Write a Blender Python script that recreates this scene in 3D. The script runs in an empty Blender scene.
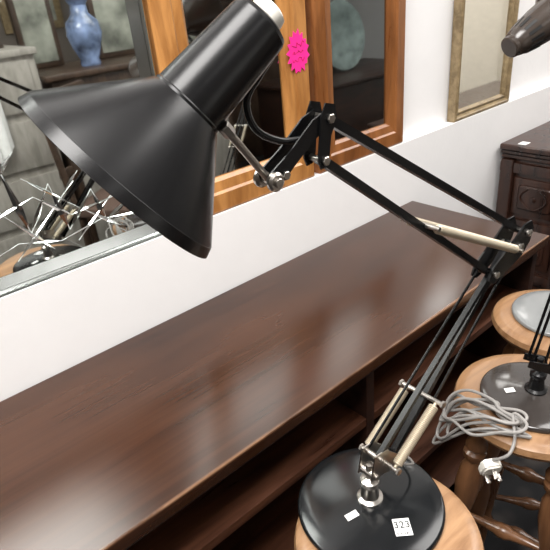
import bpy, bmesh, math, random
from mathutils import Vector, Matrix
random.seed(4)
V=Vector
CAMZ=1.35
bpy.context.scene.view_settings.view_transform='Standard'
# ------------------------------------------------------------------ materials
def new_mat(name):
    m=bpy.data.materials.new(name); m.use_nodes=True
    nt=m.node_tree; b=nt.nodes['Principled BSDF']
    return m,nt,b
def simple(name,col,rough=.5,metal=0.,bump=0.,bscale=200.,coat=0.,var=.06,spec=.5):
    m,nt,b=new_mat(name)
    N=nt.nodes; L=nt.links
    tc=N.new('ShaderNodeTexCoord'); nz=N.new('ShaderNodeTexNoise'); nz.inputs['Scale'].default_value=bscale*.2; nz.inputs['Detail'].default_value=4
    L.new(tc.outputs['Object'],nz.inputs['Vector'])
    r=N.new('ShaderNodeValToRGB'); L.new(nz.outputs['Fac'],r.inputs['Fac'])
    r.color_ramp.elements[0].position=.3; r.color_ramp.elements[1].position=.7
    r.color_ramp.elements[0].color=(*[max(0,c*(1-var)) for c in col],1)
    r.color_ramp.elements[1].color=(*[min(1,c*(1+var)) for c in col],1)
    L.new(r.outputs['Color'],b.inputs['Base Color'])
    b.inputs['Roughness'].default_value=rough; b.inputs['Metallic'].default_value=metal
    b.inputs['Specular IOR Level'].default_value=spec
    b.inputs['Coat Weight'].default_value=coat; b.inputs['Coat Roughness'].default_value=.1
    if bump>0:
        n2=N.new('ShaderNodeTexNoise'); n2.inputs['Scale'].default_value=bscale
        L.new(tc.outputs['Object'],n2.inputs['Vector'])
        bp=N.new('ShaderNodeBump'); bp.inputs['Strength'].default_value=bump; bp.inputs['Distance'].default_value=.002
        L.new(n2.outputs['Fac'],bp.inputs['Height']); L.new(bp.outputs['Normal'],b.inputs['Normal'])
    return m
def wood(name,c1,c2,stretch=(1.5,14,14),rough=.35,patch=None,coat=0.,scale=3.,bump=.12,edge=None,spec=.5,rv=(.8,1.3)):
    m,nt,b=new_mat(name); N=nt.nodes; L=nt.links
    tc=N.new('ShaderNodeTexCoord'); mp=N.new('ShaderNodeMapping'); mp.inputs['Scale'].default_value=stretch
    L.new(tc.outputs['Object'],mp.inputs['Vector'])
    nz=N.new('ShaderNodeTexNoise'); nz.inputs['Scale'].default_value=scale; nz.inputs['Detail'].default_value=10; nz.inputs['Roughness'].default_value=.62; nz.inputs['Distortion'].default_value=.6
    L.new(mp.outputs['Vector'],nz.inputs['Vector'])
    r=N.new('ShaderNodeValToRGB'); r.color_ramp.elements[0].position=.35; r.color_ramp.elements[1].position=.68
    r.color_ramp.elements[0].color=(*c1,1); r.color_ramp.elements[1].color=(*c2,1)
    L.new(nz.outputs['Fac'],r.inputs['Fac'])
    out=r.outputs['Color']; rfac=nz.outputs['Fac']
    if patch:
        n3=N.new('ShaderNodeTexNoise'); n3.inputs['Scale'].default_value=2.6; n3.inputs['Detail'].default_value=2.5; n3.inputs['Roughness'].default_value=.5
        mp3=N.new('ShaderNodeMapping'); mp3.inputs['Scale'].default_value=(1.0,2.0,1); mp3.inputs['Location'].default_value=(.35,.2,0)
        L.new(tc.outputs['Object'],mp3.inputs['Vector']); L.new(mp3.outputs['Vector'],n3.inputs['Vector'])
        r3=N.new('ShaderNodeValToRGB'); r3.color_ramp.elements[0].position=.32; r3.color_ramp.elements[1].position=.70
        L.new(n3.outputs['Fac'],r3.inputs['Fac'])
        mx=N.new('ShaderNodeMix'); mx.data_type='RGBA'
        ml=N.new('ShaderNodeMath'); ml.operation='MULTIPLY'; ml.inputs[1].default_value=.8; L.new(r3.outputs['Color'],ml.inputs[0])
        L.new(ml.outputs[0],mx.inputs[0]); L.new(out,mx.inputs[6]); mx.inputs[7].default_value=(*patch,1)
        out=mx.outputs[2]; rfac=n3.outputs['Fac']
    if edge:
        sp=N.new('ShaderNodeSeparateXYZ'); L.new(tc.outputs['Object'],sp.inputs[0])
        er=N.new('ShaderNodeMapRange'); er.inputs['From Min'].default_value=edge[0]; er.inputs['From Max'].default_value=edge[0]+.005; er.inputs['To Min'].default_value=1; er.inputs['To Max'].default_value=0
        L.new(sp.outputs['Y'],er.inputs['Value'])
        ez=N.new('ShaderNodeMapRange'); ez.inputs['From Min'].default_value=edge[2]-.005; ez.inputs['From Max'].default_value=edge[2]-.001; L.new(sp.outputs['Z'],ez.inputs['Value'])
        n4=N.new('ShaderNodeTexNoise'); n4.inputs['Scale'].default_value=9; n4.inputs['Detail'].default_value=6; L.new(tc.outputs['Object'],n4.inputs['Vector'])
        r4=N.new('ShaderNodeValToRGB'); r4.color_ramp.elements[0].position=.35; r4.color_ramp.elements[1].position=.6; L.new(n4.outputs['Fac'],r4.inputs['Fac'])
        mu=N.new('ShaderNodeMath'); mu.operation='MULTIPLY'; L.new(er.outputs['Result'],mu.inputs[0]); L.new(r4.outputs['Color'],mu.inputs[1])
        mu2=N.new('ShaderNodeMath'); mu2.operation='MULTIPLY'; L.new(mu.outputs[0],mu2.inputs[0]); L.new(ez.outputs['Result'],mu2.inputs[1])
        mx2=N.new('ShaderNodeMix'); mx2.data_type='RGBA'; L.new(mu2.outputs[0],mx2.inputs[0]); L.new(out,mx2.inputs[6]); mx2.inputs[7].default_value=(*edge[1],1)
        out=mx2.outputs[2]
    L.new(out,b.inputs['Base Color'])
    mr=N.new('ShaderNodeMapRange'); mr.inputs['From Min'].default_value=.3; mr.inputs['From Max'].default_value=.7; mr.inputs['To Min'].default_value=rough*rv[0]; mr.inputs['To Max'].default_value=rough*rv[1]
    L.new(rfac,mr.inputs['Value']); L.new(mr.outputs['Result'],b.inputs['Roughness'])
    bp=N.new('ShaderNodeBump'); bp.inputs['Strength'].default_value=bump; bp.inputs['Distance'].default_value=.001
    L.new(nz.outputs['Fac'],bp.inputs['Height']); L.new(bp.outputs['Normal'],b.inputs['Normal'])
    b.inputs['Coat Weight'].default_value=coat; b.inputs['Coat Roughness'].default_value=.15
    b.inputs['Specular IOR Level'].default_value=spec
    return m

M_black=simple('satin_black_paint',(.006,.006,.0065),.27,0,.015,400,.0,spec=.36)
M_blackgloss=simple('satin_black_enamel',(.006,.007,.008),.17,0,0,60,.0,spec=.45)
M_chrome=simple('worn_chrome',(.50,.47,.43),.28,1.,0,90)
M_spring=simple('dull_beige_spring_steel',(.52,.45,.34),.38,.4,0,90)
M_white=simple('white_enamel',(.80,.77,.70),.4)
M_paper=simple('white_paper_label',(.85,.85,.83),.7)
M_ink=simple('black_ink',(.01,.01,.01),.6)
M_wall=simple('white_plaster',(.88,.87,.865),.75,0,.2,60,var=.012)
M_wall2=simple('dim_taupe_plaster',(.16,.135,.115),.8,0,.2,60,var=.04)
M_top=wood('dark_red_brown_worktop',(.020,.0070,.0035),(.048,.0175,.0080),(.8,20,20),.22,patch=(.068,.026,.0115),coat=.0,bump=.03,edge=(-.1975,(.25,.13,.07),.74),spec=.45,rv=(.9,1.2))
M_shelf=wood('mahogany_shelf',(.035,.012,.006),(.110,.040,.019),(1.2,12,12),.32)
M_dark=wood('dark_mahogany_carcass',(.012,.005,.0035),(.042,.016,.009),(2,9,9),.38,coat=.1)
M_cab=wood('dark_red_brown_oak',(.016,.007,.005),(.062,.025,.015),(9,9,2),.30,coat=.25)
M_gold=wood('golden_pine_frame',(.30,.12,.030),(.58,.27,.08),(9,9,1.5),.32,coat=.3)
M_gold2=wood('amber_pine_frame',(.16,.055,.015),(.33,.125,.036),(9,9,1.5),.32,coat=.3)
M_gilt=wood('tarnished_gilt',(.17,.12,.06),(.36,.27,.15),(14,14,14),.4,bump=.4)
M_stool=wood('honey_oak_seat',(.23,.118,.054),(.42,.24,.12),(2,12,12),.34,coat=.1)
M_leg=wood('brown_turned_leg',(.10,.044,.020),(.23,.105,.046),(9,9,2),.3,coat=.3)
M_far=wood('dim_walnut',(.030,.018,.012),(.085,.050,.032),(9,9,2),.4)
M_greycable=simple('grey_flex',(.30,.285,.27),.5)
M_pink=simple('fluorescent_pink_card',(.95,.02,.30),.6)
M_pinkink=simple('dark_pink_ink',(.50,.0,.10),.6)
M_greybase=simple('pale_grey_enamel',(.22,.23,.23),.25,0,0,60,.4)
M_darkgrey=simple('grey_brown_enamel',(.040,.034,.031),.12,0,0,60,.2)
M_umber=simple('umber_enamel',(.042,.032,.026),.26,0,0,60,.1)
M_facet=simple('cut_glass_facet',(.80,.84,.82),.06,1.)
M_etch=simple('white_cut_edge',(.80,.84,.82),.3,.2)
M_bevel=simple('bevel_silver',(.74,.78,.76),.22,1.)
M_blue=simple('blue_white_glaze',(.17,.23,.38),.25,0,0,60,.3,var=.8)
M_cream=simple('cream_ceramic',(.40,.36,.30),.25)
M_teal=simple('grey_green_ceramic',(.20,.25,.24),.35,0,0,60,var=.4)
M_red=simple('brown_upholstery',(.10,.06,.045),.8,0,.3,200)
M_paint=wood('grey_limed_wood',(.26,.24,.21),(.42,.39,.35),(9,9,2),.5)
M_white2=simple('white_linen',(.85,.85,.83),.8,0,.2,200)
M_screen=simple('cream_linen',(.80,.74,.62),.85,0,.3,200)
M_art=simple('muted_canvas',(.30,.31,.26),.7,0,0,30,var=.7)
def mirror(name,tint,r0=0.,r1=.04):
    m,nt,b=new_mat(name)
    N=nt.nodes;L=nt.links
    nz=N.new('ShaderNodeTexNoise'); nz.inputs['Scale'].default_value=30
    mr=N.new('ShaderNodeMapRange'); mr.inputs['To Min'].default_value=r0; mr.inputs['To Max'].default_value=r1
    L.new(nz.outputs['Fac'],mr.inputs['Value']); L.new(mr.outputs['Result'],b.inputs['Roughness'])
    b.inputs['Base Color'].default_value=(*tint,1); b.inputs['Metallic'].default_value=1
    return m
M_mir=mirror('silvered_mirror',(.74,.78,.76),.0,.05); M_mir2=mirror('dim_silvered_mirror',(.46,.48,.47),.01,.05)
M_mir3=mirror('pale_mirror',(.86,.86,.84),.02,.08)
m,nt,b=new_mat('dark_patterned_carpet'); N=nt.nodes;L=nt.links
tc=N.new('ShaderNodeTexCoord'); vo=N.new('ShaderNodeTexVoronoi'); vo.inputs['Scale'].default_value=16
L.new(tc.outputs['Object'],vo.inputs['Vector'])
r=N.new('ShaderNodeValToRGB'); r.color_ramp.elements[0].position=.1; r.color_ramp.elements[1].position=.6
r.color_ramp.elements[0].color=(.05,.042,.038,1); r.color_ramp.elements[1].color=(.007,.007,.008,1)
L.new(vo.outputs['Distance'],r.inputs['Fac']); L.new(r.outputs['Color'],b.inputs['Base Color']); b.inputs['Roughness'].default_value=.9
M_floor=m

# ------------------------------------------------------------------ helpers
WL={}
def finish(name,bm,mat,parent=None,smooth=True,label=None,angle=40):
    bmesh.ops.recalc_face_normals(bm,faces=bm.faces)
    if parent is not None:
        bmesh.ops.translate(bm,verts=bm.verts,vec=-WL[parent.name])
    me=bpy.data.meshes.new(name); bm.to_mesh(me); bm.free()
    mats=mat if isinstance(mat,(list,tuple)) else [mat]
    for x in mats: me.materials.append(x)
    if smooth:
        for p in me.polygons: p.use_smooth=True
        try: me.set_sharp_from_angle(angle=math.radians(angle))
        except Exception: pass
    o=bpy.data.objects.new(name,me); bpy.context.scene.collection.objects.link(o)
    if parent is not None:
        o.parent=parent; WL[o.name]=WL[parent.name].copy()
    else: WL[o.name]=V((0,0,0))
    if label: o['label']=label
    return o
def root(name,loc,label,cat,group=None):
    e=bpy.data.objects.new(name,None); e.empty_display_size=.05; e.location=loc
    bpy.context.scene.collection.objects.link(e); WL[e.name]=V(loc)
    e['label']=label; e['category']=cat
    if group: e['group']=group
    return e
def box(bm,lo,hi,bev=0.,seg=2):
    r=bmesh.ops.create_cube(bm,size=1)
    vs=r['verts']
    for v in vs:
        v.co=V([lo[i] if v.co[i]<0 else hi[i] for i in range(3)])
    if bev>0:
        es=list({e for v in vs for e in v.link_edges})
        bmesh.ops.bevel(bm,geom=es,offset=bev,segments=seg,affect='EDGES',profile=.6)
def frame_of(d):
    d=d.normalized(); a=V((0,0,1)) if abs(d.z)<.9 else V((1,0,0))
    x=a.cross(d).normalized(); y=d.cross(x); return x,y,d
def lathe(bm,prof,o,axis=V((0,0,1)),seg=48,matfn=None):
    x,y,d=frame_of(axis); o=V(o); rows=[]
    for (r,h) in prof:
        if r<1e-6: rows.append([bm.verts.new(o+d*h)])
        else: rows.append([bm.verts.new(o+d*h+(x*math.cos(2*math.pi*i/seg)+y*math.sin(2*math.pi*i/seg))*r) for i in range(seg)])
    for k in range(len(rows)-1):
        A,B_=rows[k],rows[k+1]
        for i in range(seg):
            j=(i+1)%seg
            if len(A)==1 and len(B_)==1: continue
            if len(A)==1: f=bm.faces.new((A[0],B_[i],B_[j]))
            elif len(B_)==1: f=bm.faces.new((A[i],B_[0],A[j]))
            else: f=bm.faces.new((A[i],B_[i],B_[j],A[j]))
            if matfn: f.material_index=matfn(k)
def cyl(bm,p,q,r,seg=20,bev=.0):
    p=V(p);q=V(q);L=(q-p).length
    b=min(bev if bev else r*.15,L*.3)
    lathe(bm,[(0,0),(r-b,0),(r,b),(r,L-b),(r-b,L),(0,L)],p,q-p,seg)
def bar(bm,p,q,w,h,up=V((0,1,0)),bev=.0008):
    p=V(p);q=V(q);d=(q-p).normalized(); u=(up-d*up.dot(d)).normalized(); s=d.cross(u)
    r=bmesh.ops.create_cube(bm,size=1); vs=r['verts']; L=(q-p).length
    for v in vs:
        c=v.co.copy(); v.co=p+d*((c.x+.5)*L)+u*(c.y*w)+s*(c.z*h)
    es=list({e for v in vs for e in v.link_edges})
    bmesh.ops.bevel(bm,geom=es,offset=bev,segments=2,affect='EDGES')
def channel(bm,p,q,w,h,t=.0012,up=V((0,1,0))):
    p=V(p);q=V(q);d=(q-p).normalized(); u=(up-d*up.dot(d)).normalized(); s=d.cross(u)
    prof=[(-w/2,-h/2),(w/2,-h/2),(w/2,-h/2+t),(-w/2+t,-h/2+t),(-w/2+t,h/2-t),(w/2,h/2-t),(w/2,h/2),(-w/2,h/2)]
    a=[bm.verts.new(p+u*x+s*y) for x,y in prof]; c=[bm.verts.new(q+u*x+s*y) for x,y in prof]; n=len(a)
    for i in range(n): bm.faces.new((a[i],c[i],c[(i+1)%n],a[(i+1)%n]))
    bm.faces.new(a[::-1]); bm.faces.new(c)
def spline(pts,n=8):
    pts=[V(p) for p in pts]; out=[]
    P=[pts[0]*2-pts[1]]+pts+[pts[-1]*2-pts[-2]]
    for i in range(1,len(P)-2):
        for k in range(n):
            t=k/n; a,b_,c,d=P[i-1],P[i],P[i+1],P[i+2]
            out.append(.5*((2*b_)+(c-a)*t+(2*a-5*b_+4*c-d)*t*t+(3*b_-a-3*c+d)*t**3))
    out.append(pts[-1]); return out
def sweep(bm,pts,r,seg=10):
    pts=[V(p) for p in pts]; rows=[]
    d=(pts[1]-pts[0]).normalized(); x,y,_=frame_of(d)
    for i,p in enumerate(pts):
        d=(pts[min(i+1,len(pts)-1)]-pts[max(i-1,0)]).normalized()
        x=(x-d*x.dot(d)).normalized(); y=d.cross(x)
        rows.append([bm.verts.new(p+(x*math.cos(2*math.pi*k/seg)+y*math.sin(2*math.pi*k/seg))*r) for k in range(seg)])
    for A,B_ in zip(rows,rows[1:]):
        for k in range(seg):
            bm.faces.new((A[k],B_[k],B_[(k+1)%seg],A[(k+1)%seg]))
    bm.faces.new(rows[0][::-1]); bm.faces.new(rows[-1])
def poly_prism(bm,pts,off):
    a=[bm.verts.new(V(p)-V(off)/2) for p in pts]; b_=[bm.verts.new(V(p)+V(off)/2) for p in pts]
    bm.faces.new(a); bm.faces.new(b_[::-1]); n=len(a)
    for i in range(n): bm.faces.new((a[i],b_[i],b_[(i+1)%n],a[(i+1)%n]))
def textmesh(name,body,size,mtx,mat,parent,label=None):
    cu=bpy.data.curves.new('t','FONT'); cu.body=body; cu.size=size; cu.align_x='CENTER'; cu.align_y='CENTER'; cu.extrude=.0002; cu.space_character=1.12; cu.offset=.00018
    ob=bpy.data.objects.new('t',cu); bpy.context.scene.collection.objects.link(ob)
    dg=bpy.context.evaluated_depsgraph_get(); me=bpy.data.meshes.new_from_object(ob.evaluated_get(dg))
    bpy.data.objects.remove(ob); bm=bmesh.new(); bm.from_mesh(me); bmesh.ops.transform(bm,matrix=mtx,verts=bm.verts)
    return finish(name,bm,mat,parent,smooth=False,label=label)
def struct(o): o['kind']='structure'; return o
B=bmesh.new

# ------------------------------------------------------------------ room
YW=.925; ZL=.92
XL,XR,YF,ZC=-2.2,5.2,-3.2,2.6
bm=B(); box(bm,(XL,YF,-.05),(XR,YW+.12,0)); struct(finish('floor',bm,M_floor,smooth=False))
bm=B(); box(bm,(XL,YW,0),(XR,YW+.12,ZL-.006),0); box(bm,(XL,YW+.032,ZL-.006),(XR,YW+.12,ZC)); box(bm,(XL,YW,ZL-.006),(XR,YW+.032,ZL),.0); struct(finish('wall_back',bm,M_wall,smooth=False))
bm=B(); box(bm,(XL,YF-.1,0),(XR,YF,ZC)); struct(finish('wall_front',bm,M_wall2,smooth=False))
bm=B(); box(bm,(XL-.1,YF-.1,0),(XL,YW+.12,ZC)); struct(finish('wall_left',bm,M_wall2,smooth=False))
bm=B(); box(bm,(XR,YF-.1,0),(XR+.1,YW+.12,ZC)); struct(finish('wall_right',bm,M_wall,smooth=False))
bm=B(); box(bm,(XL-.1,YF-.1,ZC),(XR+.1,YW+.12,ZC+.1)); struct(finish('ceiling',bm,M_wall,smooth=False))

# ------------------------------------------------------------------ bookcase
ZT=.74; YB0,YB1=.512,.918; BX0,BX1=-1.0,1.285
bc=root('bookcase',(.2,.71,0),'long low open dark wooden bookcase standing against the white wall','bookcase')
bm=B(); box(bm,(BX0,YB0,ZT-.026),(BX1,YB1,ZT),.003,3); finish('worktop',bm,M_top,bc)
bm=B()
yf=YB0+.018
box(bm,(BX0+.012,yf,0),(BX0+.036,YB1-.004,ZT-.026),.001)
box(bm,(BX1-.036,yf,0),(BX1-.012,YB1-.004,ZT-.026),.001)
box(bm,(BX0+.036,YB1-.014,.05),(BX1-.036,YB1-.004,ZT-.026))
box(bm,(BX0+.036,yf+.004,0),(BX1-.036,yf+.02,.07))
box(bm,(BX0+.036,yf+.001,ZT-.05),(BX1-.036,yf+.02,ZT-.026),.001)
for x in (-.25,.62,):
    box(bm,(x,yf+.002,.07),(x+.022,YB1-.014,ZT-.05),.001)
finish('carcass',bm,M_dark,bc)
for z in (.585,.33,.07):
    for a,b_ in ((BX0+.036,-.25),(-.228,.62),(.642,BX1-.036)):
        bm=B(); box(bm,(a,yf+.003,z-.02),(b_,YB1-.014,z),.0015); finish('shelf',bm,M_shelf,bc)

# ------------------------------------------------------------------ mirrors
def framed(name,x0,x1,z0,z1,fw,mf,mm,label,y=YW+.001,moulded=False):
    r=root(name,((x0+x1)/2,y+.015,z0),label,'mirror')
    bm=B()
    prof=[(0,y+.028),(0,y+.006),(.004,y+.002),(fw*.55,y),(fw*.62,y+.004),(fw*.9,y+.006),(fw,y+.012),(fw,y+.024)]
    if moulded: prof=[(0,y+.028),(0,y+.004),(.003,y+.001),(.008,y),(.011,y+.003),(.014,y+.009),(.019,y+.010),(.021,y+.007),(.024,y+.007),(fw,y+.013),(fw,y+.024)]
    rows=[]
    for d,yy in prof:
        rows.append([bm.verts.new(c) for c in ((x0+d,yy,z0+d),(x1-d,yy,z0+d),(x1-d,yy,z1-d),(x0+d,yy,z1-d))])
    rows.append(rows[0])
    for a,b_ in zip(rows,rows[1:]):
        for i in range(4):
            j=(i+1)%4; bm.faces.new((a[i],a[j],b_[j],b_[i]))
    finish('frame',bm,mf,r,smooth=False)
    bm=B(); box(bm,(x0+fw-.003,y+.016,z0+fw-.003),(x1-fw+.003,y+.022,z1-fw+.003)); g=finish('mirror_glass',bm,mm,r,smooth=False)
    return r,g
mA,gA=framed('wall_mirror',-.42,.522,ZL+.001,1.78,.010,M_bevel,M_mir,'large silver edged mirror with spiky white pattern on white wall')
ya=YW+.0168
def zz(d): return CAMZ+d
def strip(bm,p,q,w=.0022,y=None): bar(bm,(p[0],(y or ya)-.0006,zz(p[1])),(q[0],(y or ya)-.0006,zz(q[1])),.0012,w,V((0,1,0)),.0003)
bm=B(); x0,x1,z0,z1,bw=-.410,.512,ZL+.011,1.770,.018
ro=[bm.verts.new(c) for c in ((x0,ya-.0095,z0),(x1,ya-.0095,z0),(x1,ya-.0095,z1),(x0,ya-.0095,z1))]
ri=[bm.verts.new(c) for c in ((x0+bw,ya-.0002,z0+bw),(x1-bw,ya-.0002,z0+bw),(x1-bw,ya-.0002,z1-bw),(x0+bw,ya-.0002,z1-bw))]
for i in range(4): bm.faces.new((ro[i],ro[(i+1)%4],ri[(i+1)%4],ri[i]))
finish('mirror_border',bm,M_bevel,mA,smooth=False)
random.seed(12)
bmf=B(); bme=B()
def ridge(p,q,w,h=.0022,mid=.5):
    """tapered wheel-cut shard: a long low pyramid lying on the glass"""
    a=V((p[0],ya-.0002,zz(p[1]))); c=V((q[0],ya-.0002,zz(q[1]))); d=(c-a).normalized(); s=d.cross(V((0,1,0)))
    m_=a.lerp(c,mid); va=bmf.verts.new(a); vc=bmf.verts.new(c); v1=bmf.verts.new(m_+s*w/2); v2=bmf.verts.new(m_-s*w/2); vt=bmf.verts.new(m_-V((0,h,0)))
    for f in ((va,v1,vt),(v1,vc,vt),(vc,v2,vt),(v2,va,vt)): bmf.faces.new(f)
def jag(pts,w=.0010,fw=.010):
    for k,(p,q) in enumerate(zip(pts,pts[1:])):
        strip(bme,p,q,w)
        if fw: ridge(p,q,fw*(1 if k%2 else .7),.0028,.35+.3*(k%2))
jag([(-.38,-.34),(-.30,-.26),(-.24,-.33),(-.15,-.22),(-.10,-.32),(.0,-.20),(.04,-.33),(.12,-.19),(.155,-.335),(.215,-.215),(.235,-.345),(.285,-.270),(.300,-.360),(.355,-.300),(.370,-.365),(.435,-.335),(.485,-.362)],.0010,.013)
jag([(.05,-.29),(.13,-.27),(.185,-.305),(.255,-.285),(.31,-.335),(.40,-.325),(.47,-.350)],.0008,.009)
jag([(.12,-.37),(.19,-.26),(.245,-.205)],.0008,.008); jag([(.20,-.385),(.30,-.30),(.34,-.262)],.0008,.008)
jag([(.31,-.385),(.385,-.325),(.43,-.30)],.0008,.008); jag([(.165,-.20),(.20,-.30),(.265,-.385)],.0008,.008)
jag([(.245,-.25),(.33,-.33),(.395,-.385)],.0008,.008)
jag([(-.05,-.37),(.06,-.355),(.14,-.375),(.21,-.355),(.28,-.375),(.36,-.360),(.46,-.375)],.0008,.006)
finish('cut_facets',bmf,M_facet,mA,smooth=False)
finish('etched_pattern',bme,M_etch,mA,smooth=False)
mB,_=framed('framed_mirror',.530,.903,ZL+.001,1.62,.074,M_gold,M_mir2,'golden pine framed mirror with a pink tag on its frame')
mC,_=framed('framed_mirror',.922,1.25,ZL+.001,1.60,.064,M_gold2,M_mir2,'amber pine framed mirror standing on the wall ledge')
mD,_=framed('framed_mirror',1.50,1.822,ZL+.001,1.60,.030,M_gilt,M_mir3,'narrow tarnished gilt framed mirror on the wall ledge',moulded=True)
bm=B(); c=V((.868,YW+.0004,1.208)); pts=[]
for i in range(30):
    a=2*math.pi*i/30; rr=(1.0 if i%2 else .80)+random.uniform(-.08,.06)
    pts.append(c+V((math.cos(a)*.033*rr,0,math.sin(a)*.045*rr)))
poly_prism(bm,pts,(0,.0012,0))
pt=root('price_tag',tuple(c),'fluorescent pink ragged star price tag on golden mirror frame','price tag')
finish('card',bm,M_pink,pt,smooth=False)
for k,zv in enumerate((.016,.0,-.016)):
    bm=B(); sweep(bm,spline([c+V((-.016+i*.0036+random.uniform(-.002,.002),-.0010,zv+random.uniform(-.006,.006))) for i in range(10)],4),.0006,6)
    finish('handwriting',bm,M_pinkink,pt)

# ------------------------------------------------------------------ dark cabinet beyond bookcase
cb=root('carved_cabinet',(2.2,.68,0),'dark carved oak cabinet standing against the wall','cabinet')
cx0,cx1,cy0,cy1,cz=1.80,2.75,.42,.915,.795
bm=B(); box(bm,(cx0-.034,cy0-.034,cz-.020),(cx1+.034,cy1,cz),.007,3); box(bm,(cx0-.022,cy0-.022,cz-.036),(cx1+.022,cy1,cz-.022),.006,3); box(bm,(cx0-.012,cy0-.012,cz-.054),(cx1+.012,cy1,cz-.038),.006,3); finish('cabinet_top',bm,M_cab,cb)
bm=B(); box(bm,(cx0,cy0,0),(cx1,cy1,cz-.055),.003)
for y in (cy0-.004,cy0+.226,cy1-.05): box(bm,(cx0-.022,y,.03),(cx0+.002,y+.046,cz-.055),.006)
for z in (.03,.30,.495,cz-.10): box(bm,(cx0-.018,cy0,z),(cx0+.002,cy1,z+.036),.006)
for y in (cy0+.048,cy0+.278):
    for z0_,z1_ in ((.346,.485),(.541,.685),(.08,.29)):
        box(bm,(cx0-.008,y+.006,z0_+.006),(cx0+.002,y+.166,z1_-.006),.005)
        box(bm,(cx0-.018,y+.028,z0_+.028),(cx0+.002,y+.144,z1_-.028),.012,3)
        yc,zc=y+.086,(z0_+z1_)/2
        for sgn in (-1,1):
            pts=[V((cx0-.0185,yc+sgn*(.010+.036*math.sin(t*math.pi*.9)),zc+(-.5+t)*(z1_-z0_)*.50)) for t in [k/8 for k in range(9)]]
            sweep(bm,spline(pts,3),.0042,8)
        lathe(bm,[(.011,0),(.009,.004),(0,.007)],(cx0-.018,yc,zc),V((-1,0,0)),12)
finish('cabinet_body',bm,M_cab,cb,angle=30)
for x0_,x1_ in ((cx0+.03,2.26),(2.29,cx1-.03)):
    bm=B(); box(bm,(x0_,cy0-.018,.06),(x1_,cy0,.55),.004); box(bm,(x0_+.06,cy0-.024,.12),(x1_-.06,cy0-.016,.49),.008); d=finish('door',bm,M_cab,cb)
    bm=B(); xk=x1_-.03 if x0_<2.2 else x0_+.03; lathe(bm,[(0,.03),(.008,.03),(.011,.022),(.006,.012),(.005,0)],(xk,cy0-.018,.34),V((0,-1,0)),20); finish('knob',bm,M_chrome,d)
    bm=B(); box(bm,(x0_,cy0-.018,.58),(x1_,cy0,.72),.004); d=finish('drawer',bm,M_cab,cb)
    bm=B(); lathe(bm,[(0,.03),(.008,.03),(.011,.022),(.006,.012),(.005,0)],((x0_+x1_)/2,cy0-.018,.65),V((0,-1,0)),20); finish('knob',bm,M_chrome,d)
tk=root('paper_ticket',(1.81,.845,cz),'small white paper ticket lying on dark cabinet top','ticket')
bm=B(); box(bm,(1.785,.835,cz+.0002),(1.82,.862,cz+.001)); finish('paper',bm,M_paper,tk,smooth=False)

# ------------------------------------------------------------------ stools
SZ=.685
def stool(loc,label,r=.135,rot=0.):
    x,y=loc
    s=root('round_stool',(x,y,0),label,'stool','round turned-leg stools')
    bm=B(); lathe(bm,[(0,SZ-.03),(r-.02,SZ-.03),(r-.006,SZ-.026),(r,SZ-.016),(r-.003,SZ-.006),(r-.012,SZ-.001),(r-.02,SZ),(0,SZ)],(x,y,0),seg=64); finish('seat',bm,M_stool,s)
    P=[]
    for k in range(4):
        a=rot+math.pi/4+k*math.pi/2; u=V((math.cos(a),math.sin(a),0))
        t=V((x,y,SZ-.03))+u*(r*.68); f=V((x,y,0))+u*(r*1.15); P.append((t,f))
        L=(t-f).length
        pr=[(0,0),(.010,0),(.012,.02),(.015,.10),(.014,.13),(.020,.14),(.020,.15),(.013,.16),(.015,.2),(.018,.27),(.0185,.31),(.012,.36),(.020,.37),(.020,.38),(.013,.385),(.020,.395),(.020,.405),(.013,.41),(.018,.45),(.023,.50),(.020,.54),(.012,.56),(.020,.57),(.020,.58),(.013,.585),(.019,.592),(.019,.60),(.013,.61),(.016,.63),(.016,L),(0,L)]
        bm=B(); lathe(bm,pr,f,t-f,24); finish('leg',bm,M_leg,s)
    for lev in (.22,.42):
        for k in range(4):
            t0,f0=P[k]; t1,f1=P[(k+1)%4]
            a=f0.lerp(t0,lev/(SZ-.03)); b_=f1.lerp(t1,lev/(SZ-.03)); d=b_-a; L=d.length
            bm=B(); lathe(bm,[(0,0),(.006,0),(.007,L*.2),(.010,L*.40),(.014,L*.46),(.014,L*.54),(.010,L*.60),(.007,L*.8),(.006,L),(0,L)],a,d,16); finish('stretcher',bm,M_leg,s)
    return s
S1=(.392,.304); S2=(.775,.292); S3=(1.035,.372)
stool(S1,'round honey oak stool holding the large black desk lamp',.126,.35)
stool(S2,'round honey oak stool with turned legs and coiled grey flex',.130,.2)
stool(S3,'round honey oak stool beside the bookcase end',.126,.5)

# ------------------------------------------------------------------ main lamp
def lamp_base(r,parent,o,mat,collar=M_chrome):
    bm=B(); o=V(o)
    lathe(bm,[(0,0),(r-.004,0),(r,.002),(r,.0060),(r-.0015,.0082),(r-.004,.0092),(r*.8,.0120),(r*.5,.0152),(r*.25,.0168),(.02,.0172),(0,.0172)],o,seg=96)
    b_=finish('lamp_base',bm,mat,parent)
    bm=B(); lathe(bm,[(.018,.0165),(.018,.020),(.013,.023),(.0105,.042),(.013,.045),(.013,.053),(.008,.056),(.0055,.058),(.0055,.082),(0,.083)],o,seg=32); finish('pivot_post',bm,collar,parent)
    return b_
def spring(bm,p,q,r=.0058):
    p=V(p);q=V(q);L=(q-p).length; pr=[(0,0),(.0025,0),(.0025,.006),(r*.7,.0065)]
    n=max(10,int((L-.015)/.0024))
    for i in range(n):
        h0=.0075+(L-.015)*i/n; st=(L-.015)/n
        pr+=[(r*.86,h0),(r*.97,h0+st*.25),(r,h0+st*.5),(r*.97,h0+st*.75)]
    pr+=[(r*.86,L-.0075),(r*.7,L-.0065),(.0025,L-.006),(.0025,L),(0,L)]
    lathe(bm,pr,p,q-p,18)
def plate(bm,pts,n,t=.0022):
    poly_prism(bm,pts,n*t)
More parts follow.
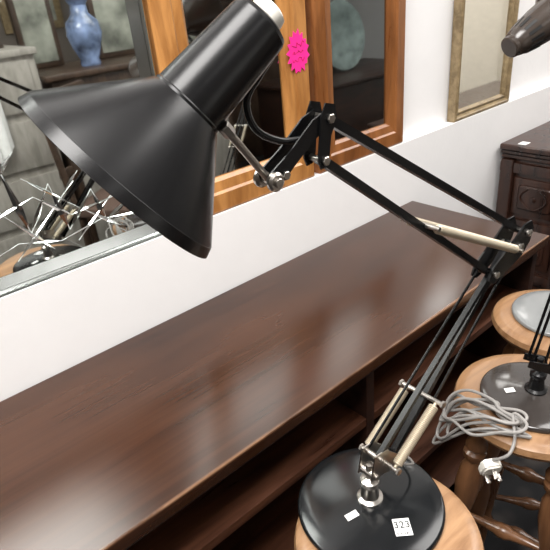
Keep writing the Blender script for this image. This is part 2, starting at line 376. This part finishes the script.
def one_cyl(name,mat,parent,p,q,r,seg=20,bev=0.):
    bm=B(); cyl(bm,p,q,r,seg,bev); return finish(name,bm,mat,parent)
ZB=SZ+.0005
base=V((.409,.347,ZB))
lamp=root('desk_lamp',tuple(base),'black articulated spring-arm desk lamp with conical shade on round stool','desk lamp')
def P(x,dz,off=0.):
    return V((x,.3685-.05*x+off,CAMZ+dz))
nrm=V((.05,1,0)).normalized()
lamp_base(.102,lamp,base,M_blackgloss)
bm=B()
for o in (-.011,.011):
    plate(bm,[P(.400,-.602,o),P(.425,-.605,o),P(.457,-.614,o),P(.465,-.601,o),P(.430,-.564,o),P(.408,-.562,o)],nrm,.002)
cyl(bm,P(.409,-.598,-.011),P(.409,-.598,.011),.0075)
finish('base_bracket',bm,M_chrome,lamp)
for x,z in ((.459,-.604),(.417,-.572),(.409,-.598)):
    one_cyl('base_pivot',M_chrome,lamp,P(x,z,-.016),P(x,z,.016),.0040)
LA1,LA2=P(.417,-.572),P(.644,-.385); LB1,LB2=P(.459,-.604),P(.706,-.360)
bm=B()
channel(bm,LA1+nrm*-.008,LA2+nrm*-.008,.007,.007,.0012,nrm)
channel(bm,LB1+nrm*.003,LB2+nrm*.003,.009,.009,.0012,nrm)
bar(bm,LB1+nrm*-.013,LB2+nrm*-.012,.002,.006,nrm)
bar(bm,LA1+nrm*.011,LA2+nrm*.010,.002,.006,nrm)
la=finish('lower_arm',bm,M_black,lamp)
SA,SB=(.430,-.590),(.516,-.526)
for o in (-.0245,.0245):
    bm=B(); spring(bm,P(*SA,o),P(*SB,o),.0072); finish('spring',bm,M_spring,la)
one_cyl('spring_rod',M_chrome,la,P(*SB,-.034),P(*SB,.034),.0034)
one_cyl('spring_rod',M_chrome,la,P(*SA,-.033),P(*SA,.033),.0034)
for o in (-.034,.034):
    one_cyl('rod_nut',M_chrome,la,P(*SB,o*.93),P(*SB,o*1.07),.0056,6)
    one_cyl('rod_nut',M_chrome,la,P(*SA,o*.88),P(*SA,o*1.0),.0054,6)
bm=B()
for o in (-.013,.013):
    plate(bm,[P(.634,-.390,o),P(.646,-.399,o),P(.664,-.395,o),P(.714,-.380,o),P(.731,-.364,o),P(.738,-.345,o),P(.730,-.331,o),P(.712,-.331,o),P(.690,-.346,o),P(.640,-.375,o)],nrm,.0024)
finish('elbow_bracket',bm,M_black,lamp)
for x,z in ((.648,-.385),(.704,-.362),(.722,-.347)):
    one_cyl('elbow_pivot',M_chrome,lamp,P(x,z,-.017),P(x,z,.017),.0042)
    one_cyl('elbow_nut',M_chrome,lamp,P(x,z,-.019),P(x,z,-.016),.0055,6)
UA1,UA2=P(.356,-.112),P(.722,-.347); UB1,UB2=P(.344,-.146),P(.648,-.385)
bm=B()
channel(bm,UA1,UA2,.010,.0085,.0012,nrm)
channel(bm,UB1+nrm*-.004,UB2+nrm*-.004,.010,.0085,.0012,nrm)
ua=finish('upper_arm',bm,M_black,lamp)
for o in (-.019,.019):
    bm=B(); spring(bm,P(.497,-.262,o),P(.690,-.361,o),.0062); finish('spring',bm,M_spring,ua)
one_cyl('spring_rod',M_chrome,ua,P(.497,-.262,-.027),P(.497,-.262,.027),.003)
one_cyl('spring_rod',M_chrome,ua,P(.690,-.361,-.027),P(.690,-.361,.027),.003)
K=V((.288,.354,CAMZ-.151))
bm=B()
for o in (-.0095,.0095):
    off=nrm*o
    plate(bm,[P(.360,-.100)+off,P(.349,-.097)+off,P(.343,-.108)+off,P(.337,-.146)+off,P(.340,-.154)+off,P(.347,-.153)+off,P(.351,-.144)+off,P(.354,-.126)+off,P(.362,-.112)+off],nrm,.0016)
    plate(bm,[P(.351,-.104)+off*.75,P(.336,-.109)+off*.75,P(.308,-.130)+off*.75,K+V((-.006,0,.006))+off*.75,K+V((-.003,0,-.006))+off*.75,K+V((.006,0,-.006))+off*.75,P(.314,-.142)+off*.75,P(.335,-.127)+off*.75,P(.350,-.120)+off*.75],nrm,.0018)
finish('head_bracket',bm,M_black,lamp)
for q in (P(.353,-.111),P(.345,-.147)):
    one_cyl('head_pivot',M_chrome,lamp,q-nrm*.0125,q+nrm*.0125,.0032)
    one_cyl('head_nut',M_chrome,lamp,q-nrm*.0135,q-nrm*.0112,.0045,6)
one_cyl('head_knob',M_chrome,lamp,K-nrm*.013,K-nrm*.006,.0085,24,.002)
one_cyl('head_knob',M_chrome,lamp,K+nrm*.006,K+nrm*.013,.0085,24,.002)
one_cyl('head_pivot',M_chrome,lamp,K-nrm*.016,K+nrm*.016,.0042)
one_cyl('head_nut',M_chrome,lamp,K+V((.013,0,.002))-nrm*.011,K+V((.013,0,.002))+nrm*.011,.0042,6)
# shade
T=V((.2875,.3455,CAMZ-.0275)); R=V((.1695,.3868,CAMZ-.1245)); ax=(R-T).normalized(); L=(R-T).length
neck=.082
out=[(0,-.004),(.018,-.004),(.0225,-.002),(.0240,.001),(.0244,.005),(.0288,neck-.006),(.0290,neck-.003),(.0300,neck-.002),(.0300,neck),(.0320,neck+.002)]
R0,R1=.0320,.0845
out+=[(R0+(R1-R0)*t,neck+.002+(L-.009-neck-.002)*t) for t in (.2,.4,.6,.8,1.)]+[(.0848,L-.0088),(.0872,L-.0012),(.0874,L-.0004),(.0868,L)]
inn=[(r-.0012,h) for r,h in out[::-1] if h>.004]+[(0,.004)]
n_out=len(out)
bm=B(); lathe(bm,out+inn,T,ax,128,matfn=lambda k: 1 if k>=n_out else 0)
sh=finish('lamp_shade',bm,[M_black,M_white],lamp,angle=11)
bm=B(); lathe(bm,[(0,-.015),(.009,-.015),(.0125,-.013),(.0138,-.008),(.0138,-.0045),(0,-.0045)],T,ax,32); finish('cap',bm,M_white,sh,label='off-white plastic lamp cap')
bm=B(); lathe(bm,[(.012,.01),(.013,.05),(.016,.06),(.026,.085),(.028,.10),(.024,.12),(.012,.132),(0,.134)],T,ax,32); finish('bulb',bm,M_white,sh)
Q=V((.246,.347,CAMZ-.098)); dq=(K-Q).normalized()
one_cyl('shade_rod',M_chrome,lamp,Q,K,.0033,16)
one_cyl('rod_nut',M_chrome,lamp,Q-dq*.006,Q+dq*.006,.0052,6)
bm=B(); sweep(bm,spline([P(.350,-.122,.010),V((.332,.352,CAMZ-.1245)),V((.307,.356,CAMZ-.122)),V((.284,.360,CAMZ-.107)),V((.2795,.362,CAMZ-.084)),V((.290,.356,CAMZ-.066)),V((.298,.348,CAMZ-.052)),V((.292,.342,CAMZ-.045))],10),.0031,12); finish('flex',bm,M_black,lamp)
bm=B(); sweep(bm,spline([P(.45,-.60,-.02),P(.49,-.634,-.01),P(.50,-.644,.03),P(.46,-.644,.05),P(.43,-.638,.03)],10),.0018,8); finish('flex',bm,M_greycable,lamp)
def tag(dx,dy,w,h,rot,hz,tilt,base=base,lamp=lamp):
    d=V((dx,dy,0)).normalized(); n=(d*math.sin(tilt)+V((0,0,math.cos(tilt)))).normalized()
    xd=V((math.cos(rot),math.sin(rot),0)); xd=(xd-n*xd.dot(n)).normalized(); yd=n.cross(xd)
    p=base+V((dx,dy,hz))
    mt=Matrix(((xd.x,yd.x,n.x,p.x),(xd.y,yd.y,n.y,p.y),(xd.z,yd.z,n.z,p.z),(0,0,0,1)))
    bm=B(); box(bm,(-w/2,-h/2,-.0003),(w/2,h/2,.0003)); bmesh.ops.transform(bm,matrix=mt,verts=bm.verts)
    finish('paper_label',bm,M_paper,lamp,smooth=False,label='white paper lot label')
    return mt
mt=tag(-.006,-.060,.0225,.0245,math.radians(-38),.0153,.08)
textmesh('lot_number','323',.0135,mt@Matrix.Translation((0,.0028,.0005)),M_ink,lamp)
bm=B()
for i,w in enumerate((.0016,.0008,.0016,.0008,.0012,.0018,.0008)):
    box(bm,(-.009+i*.0025,-.0105,.0003),(-.009+i*.0025+w,-.0078,.0005))
bmesh.ops.transform(bm,matrix=mt,verts=bm.verts); finish('printed_line',bm,M_ink,lamp,smooth=False)
tag(-.040,-.002,.018,.010,math.radians(-15),.0170,.06)

# ------------------------------------------------------------------ other lamps
def lamp_simple(b0,r,bmat,elbow,head,capend,shadedir,smat,label,amat=M_black):
    b0=V(b0); e=root('desk_lamp',tuple(b0),label,'desk lamp')
    lamp_base(r,e,b0,bmat,amat)
    p0=b0+V((0,0,.070)); elbow=V(elbow);head=V(head)
    d=(elbow-p0); n=V((-d.y,d.x,0)); n=n.normalized() if n.length>1e-4 else V((0,1,0))
    s=n.cross(d).normalized()
    bm=B()
    for o,o2 in ((-.018,-.012),(.012,.006)):
        for w in (-.008,.008): bar(bm,p0+s*o+n*w,elbow+s*o2+n*w,.003,.0045,n)
    la=finish('lower_arm',bm,amat,e)
    bm=B()
    for w in (-.011,.011): poly_prism(bm,[p0+n*w+s*.018+V((0,0,-.012)),p0+n*w-s*.024,p0+n*w-s*.022+V((0,0,.012)),p0+n*w+s*.014+V((0,0,.008))],n*.002)
    finish('base_bracket',bm,amat,e)
    for o in (-.02,.02):
        bm=B(); spring(bm,p0+n*o+d*.42,p0+n*o+d*.70,.0050); finish('spring',bm,M_spring,la)
    for t,w,rr in ((.42,.026,.003),(.70,.026,.003),(1,.014,.006)):
        one_cyl('spring_rod',M_chrome,la,p0+d*t-n*w,p0+d*t+n*w,rr)
    d2=head-elbow; s2=n.cross(d2).normalized()
    bm=B()
    for o in (-.012,.012): bar(bm,elbow+s2*o,head+s2*o,.004,.007,n)
    finish('upper_arm',bm,amat,e)
    capend=V(capend); sd=V(shadedir).normalized()
    pr=[(0,.0),(.014,.0),(.0160,.0015),(.0165,.004),(.0165,.008),(.0180,.010),(.0215,.022),(.0250,.040),(.0280,.062),(.030,.090),(.034,.094),(.092,.170),(.094,.177),(.092,.177),(.033,.096),(.026,.088),(0,.085)]
    bm=B(); lathe(bm,pr,capend,sd,64); sh2=finish('lamp_shade',bm,smat,e,angle=25)
    xx,yy,_=frame_of(sd)
    for k in range(14):
        a=2*math.pi*k/14; u=xx*math.cos(a)+yy*math.sin(a)
        bm=B(); bar(bm,capend+sd*.024+u*.0218,capend+sd*.044+u*.0254,.0012,.0036,u,.0004); finish('vent_slot',bm,M_ink,sh2)
    mid=capend+sd*.062
    one_cyl('shade_rod',M_chrome,e,mid+(head-mid).normalized()*.026,head,.004)
    one_cyl('head_knob',M_chrome,e,head-n*.016,head+n*.016,.008)
    return e
l2=lamp_simple((.772,.290,ZB),.088,M_darkgrey,(.80,.262,1.05),(.945,.43,1.305),(.846,.44,CAMZ-.122),(.15,-.04,.067),M_umber,'grey-brown spring-arm desk lamp with umber shade on stool')
tag(-.030,.030,.016,.011,math.radians(-40),.0165,.06,V((.772,.290,ZB)),l2)
lamp_simple((1.04,.372,ZB),.09,M_greybase,(1.30,.20,.95),(1.22,-.02,1.20),(1.20,-.12,1.16),(-.1,-.5,-.4),M_umber,'spring-arm desk lamp with pale grey round base on stool')

# coiled grey flex
fx=root('coiled_flex',(.68,.335,SZ),'coiled grey fabric flex with plug draped over stool edge','cable')
pts=[]; random.seed(8)
sc=V((S2[0],S2[1],0))
for k in range(7):
    ph=random.uniform(-.4,.4); ea=.062+.014*random.uniform(-1,1); eb=.019+.008*random.uniform(-1,1); tl=.20+.22*random.uniform(-1,1)
    ox,oy=.005*random.uniform(-1,1),.010*random.uniform(-1,1)
    for i in range(10):
        a=2*math.pi*i/10+ph
        lx,ly=math.cos(a)*eb,math.sin(a)*ea
        x=.660+ox+lx*math.cos(tl)-ly*math.sin(tl)+.003*random.uniform(-1,1); y=.326+oy+lx*math.sin(tl)+ly*math.cos(tl)
        rr=math.hypot(x-sc.x,y-sc.y)
        z=SZ+.005+.0050*k
        db=math.hypot(x-.772,y-.290)
        if db<.094: z=max(z,SZ+.018+.003*k)
        if rr>.134: z-= (rr-.134)*2.0
        pts.append(V((x,y,z)))
pts+=[V((.650,.262,SZ+.012)),V((.630,.258,SZ-.002)),V((.622,.268,SZ-.014)),V((.622,.278,SZ-.024))]
bm=B(); sweep(bm,spline(pts,6),.0026,8); finish('flex',bm,M_greycable,fx)
pc=V((.622,.281,SZ-.042)); Rp=Matrix.Translation(pc)@Matrix.Rotation(math.radians(-35),4,'Z')@Matrix.Rotation(math.radians(20),4,'X')
bm=B(); poly_prism(bm,[V((-.012,0,.017)),V((.012,0,.017)),V((.017,0,.004)),V((.015,0,-.015)),V((-.015,0,-.015)),V((-.017,0,.004))],(0,.016,0))
es=list(bm.edges); bmesh.ops.bevel(bm,geom=es,offset=.003,segments=3,affect='EDGES'); bmesh.ops.transform(bm,matrix=Rp,verts=bm.verts)
pg=finish('plug',bm,M_white,fx,label='off-white three pin plug')
for dx,dz in ((-.009,-.007),(.009,-.007),(0,.007)):
    bm=B(); box(bm,(dx-.003,-.022,dz-.0022),(dx+.003,-.007,dz+.0022),.0006); bmesh.ops.transform(bm,matrix=Rp,verts=bm.verts); finish('pin',bm,M_chrome,pg)

# ------------------------------------------------------------------ far side of shop (seen in mirrors)
def chair(loc,rot,label):
    e=root('dining_chair',loc,label,'chair','dark chairs across the shop'); o=V(loc)
    Rm=Matrix.Translation(o)@Matrix.Rotation(rot,4,'Z')
    def add(nm,fn,mat):
        bm=B(); fn(bm); bmesh.ops.transform(bm,matrix=Rm,verts=bm.verts); finish(nm,bm,mat,e)
    add('seat',lambda b:box(b,(-.21,-.2,.43),(.21,.2,.48),.015,3),M_red)
    for x in (-.19,.19):
        for y in (-.18,.18):
            add('leg',lambda b,x=x,y=y:cyl(b,(x,y,0),(x*.95,y*.95,.44),.018),M_far)
    def back(b):
        for x in (-.19,.19): cyl(b,(x,.18,.44),(x,.24,1.0),.016)
        box(b,(-.2,.215,.9),(.2,.245,1.0),.01,3); box(b,(-.2,.2,.62),(.2,.22,.66),.006)
        for x in (-.1,0,.1): cyl(b,(x,.205,.64),(x,.23,.92),.009)
    add('backrest',back,M_far)
chair((.02,-1.7,0),.3,'dark turned wooden chair across the shop floor')
chair((1.12,-.60,0),2.5,'dark turned wooden chair across the shop floor')
wd=root('chest_of_drawers',(.7,-1.25,0),'tall limed grey chest of drawers','chest')
bm=B(); box(bm,(.36,-1.5,0),(.98,-1.0,1.14),.006); box(bm,(.34,-1.52,1.14),(.995,-.98,1.17),.006); finish('chest_body',bm,M_paint,wd)
for z in (.08,.35,.62,.89):
    bm=B(); box(bm,(.40,-1.0,z),(.94,-.985,z+.23),.005); dd=finish('drawer',bm,M_paint,wd)
    bm=B(); lathe(bm,[(0,.03),(.012,.028),(.014,.02),(.007,.0)],(.67,-.985,z+.115),V((0,1,0)),20); finish('knob',bm,M_chrome,dd)
# white cloth draped over the chest front
cl=root('linen_cloth',(.60,-.97,.7),'white linen cloth draped over the chest of drawers','cloth')
bm=B(); n=28
ga=[]
for i in range(n+1):
    x=.40+.36*i/n; w_=.012*math.sin(i*1.3)+.006*math.sin(i*2.9)
    ga.append([bm.verts.new(c_) for c_ in ((x,-1.40,1.178),(x,-1.0,1.180),(x,-.968,1.176),(x,-.955+w_*.4,1.10),(x,-.95+w_,.95),(x,-.945+w_*1.3,.72+.03*math.sin(i*.5)))])
for a,c_ in zip(ga,ga[1:]):
    for k in range(5): bm.faces.new((a[k],c_[k],c_[k+1],a[k+1]))
finish('cloth_drape',bm,M_white2,cl)
sb=root('sideboard',(1.55,-1.25,0),'tall dark wooden sideboard holding blue and white vase','sideboard')
bm=B(); box(bm,(1.03,-1.5,.06),(2.1,-1.0,1.0),.005)
for x in (1.06,2.02): 
    for y in (-1.47,-1.08): box(bm,(x,y,0),(x+.05,y+.05,.06))
finish('cabinet_body',bm,M_far,sb)
bm=B(); box(bm,(1.0,-1.52,1.0),(2.13,-.98,1.03),.008,3); finish('sideboard_top',bm,M_far,sb)
for x in (1.06,1.40,1.74):
    bm=B(); box(bm,(x,-1.0,.12),(x+.32,-.985,.68),.004); box(bm,(x+.05,-.988,.18),(x+.27,-.978,.62),.006); finish('door',bm,M_paint,sb)
    bm=B(); box(bm,(x,-1.0,.72),(x+.32,-.985,.95),.004); finish('drawer',bm,M_far,sb)
vx,vy,vz=1.32,-1.15,1.031
vs=root('vase',(vx,vy,vz),'blue and white glazed baluster vase on the sideboard','vase')
bm=B(); lathe(bm,[(r_*1.18,h_*1.12) for r_,h_ in [(0,0),(.042,0),(.046,.01),(.042,.03),(.062,.08),(.078,.14),(.070,.19),(.038,.225),(.034,.26),(.05,.285),(.046,.285),(.03,.26),(0,.25)]],(vx,vy,vz),seg=48); finish('vase_body',bm,M_blue,vs)
for i,(x,y,w,h) in enumerate(((1.72,-1.38,.5,.55),(1.98,-1.2,.22,.4),(1.16,-1.40,.22,.5))):
    p=root('framed_picture',(x,y,1.031),'dark framed picture propped on the sideboard','picture')
    bm=B(); box(bm,(x-w/2,y-.02,1.031),(x+w/2,y+.02,1.031+h),.01); finish('frame',bm,M_far,p)
    bm=B(); box(bm,(x-w/2+.03,y+.018,1.031+.03),(x+w/2-.03,y+.023,1.031+h-.03)); finish('canvas',bm,M_art,p)
tl_=root('table_lamp',(.86,-1.25,1.171),'turned table lamp with pale cream shade on chest','table lamp')
bm=B(); lathe(bm,[(0,0),(.07,0),(.07,.015),(.03,.03),(.04,.09),(.03,.16),(.012,.19),(.012,.26),(0,.26)],(.86,-1.25,1.171)); finish('lamp_stem',bm,M_far,tl_)
bm=B(); lathe(bm,[(.12,.20),(.08,.36),(.078,.36),(.118,.20)],(.86,-1.25,1.171)); finish('lamp_shade',bm,M_screen,tl_)
tt=root('blanket_chest',(3.2,-1.0,0),'dark wooden chest supporting a large round plate','chest')
bm=B(); box(bm,(2.6,-1.35,0),(3.8,-.75,.67),.01); box(bm,(2.57,-1.38,.67),(3.83,-.72,.70),.008); finish('chest_body',bm,M_dark,tt)
uu=root('charger_plate',(3.2,-1.05,.701),'large round grey-green glazed charger plate on dark chest','plate')
rr=.24
bm=B(); lathe(bm,[(0,0),(rr*.55,0),(rr*.62,.012),(rr*.95,.03),(rr,.034),(rr*.98,.04),(rr*.62,.022),(rr*.55,.010),(0,.010)],(3.22,-1.10,.701+rr+.001),V((0,1,.16)),64); finish('plate_body',bm,M_teal,uu)
fs=root('added_pale_screen',(4.5,-.75,0),'added cream linen screen giving the gilt mirror a pale reflection','screen')  # added screen, stands where the gilt mirror needs a pale reflection
xs=[(3.92,-.62),(4.27,-.42),(4.62,-.62),(4.97,-.42)]
for (x0_,y0_),(x1_,y1_) in zip(xs,xs[1:]):
    bm=B(); bar(bm,(x0_,y0_,.85),(x1_,y1_,.85),.03,1.66,V((0,1,0)),.004); finish('screen_panel',bm,M_screen,fs)
dr=root('dresser',(3.3,-2.1,0),'tall dark dresser with shelves of plates','dresser')
bm=B(); box(bm,(2.3,-2.4,0),(4.1,-1.85,.85),.006); box(bm,(2.3,-2.4,.85),(2.34,-2.1,2.0)); box(bm,(4.06,-2.4,.85),(4.1,-2.1,2.0)); box(bm,(2.3,-2.4,.85),(4.1,-2.37,2.0))
for z in (1.2,1.55,1.96): box(bm,(2.34,-2.37,z),(4.06,-2.12,z+.025))
finish('cabinet_body',bm,M_far,dr)
k=0
for z in (.852,1.226,1.576):
    for x in (2.55,2.9,3.25,3.6,3.9):
        k+=1; rr=.11+.03*(k%3==0)
        p=root('plate',(x,-2.3,z),'glazed round plate standing on the dresser shelf','plate','plates on the dresser')
        bm=B(); lathe(bm,[(0,0),(rr*.6,0),(rr,.02),(rr,.024),(rr*.6,.006),(0,.006)],(x,-2.34,z+rr+.002),V((0,1,.12)),40); finish('plate_body',bm,(M_teal,M_cream,M_teal)[k%3],p)
for i,(x,z,w,h) in enumerate(((-.2,1.6,.6,.8),(.9,1.7,.8,.6),(1.8,1.55,.5,.8),(4.6,1.5,.7,.9),(-1.2,1.5,.6,.6))):
    p=root('framed_picture',(x,YF+.03,z-h/2),'muted landscape picture in dark gilt frame on shop wall','picture')
    bm=B(); box(bm,(x-w/2,YF+.001,z-h/2),(x+w/2,YF+.03,z+h/2),.01); finish('frame',bm,M_gilt,p)
    bm=B(); box(bm,(x-w/2+.06,YF+.028,z-h/2+.06),(x+w/2-.06,YF+.034,z+h/2-.06)); finish('canvas',bm,M_art,p)

# ------------------------------------------------------------------ lights
def area(loc,size,power,col=(1,.975,.95),sy=None):
    l=bpy.data.lights.new('overhead_light','AREA'); l.shape='RECTANGLE'; l.size=size; l.size_y=sy or size; l.energy=power; l.color=col
    o=bpy.data.objects.new('overhead_light',l); o.location=loc; bpy.context.scene.collection.objects.link(o)
area((-.3,.10,2.57),1.5,82,sy=.8)
area((2.1,-.1,2.57),1.8,44,sy=.8)
area((.6,-2.2,2.57),2.4,16,sy=.5)
area((4.0,.0,2.57),1.4,26,sy=.5)  # added lamp, brightens the screen front reflected in the gilt mirror
w=bpy.data.worlds.new('World'); bpy.context.scene.world=w; w.use_nodes=True
w.node_tree.nodes['Background'].inputs[0].default_value=(.9,.95,1,1); w.node_tree.nodes['Background'].inputs[1].default_value=.4

# ------------------------------------------------------------------ camera
cd=bpy.data.cameras.new('Camera'); cam=bpy.data.objects.new('Camera',cd); bpy.context.scene.collection.objects.link(cam)
cd.sensor_width=36; cd.lens=36; cd.clip_start=.01
rx=V((.7462,-.6600,-.0875)).normalized(); bk=V((-.5524,-.6872,.4717)).normalized(); up=bk.cross(rx).normalized(); rx=up.cross(bk)
cam.matrix_world=Matrix(((rx.x,up.x,bk.x,0),(rx.y,up.y,bk.y,0),(rx.z,up.z,bk.z,CAMZ),(0,0,0,1)))
bpy.context.scene.camera=cam
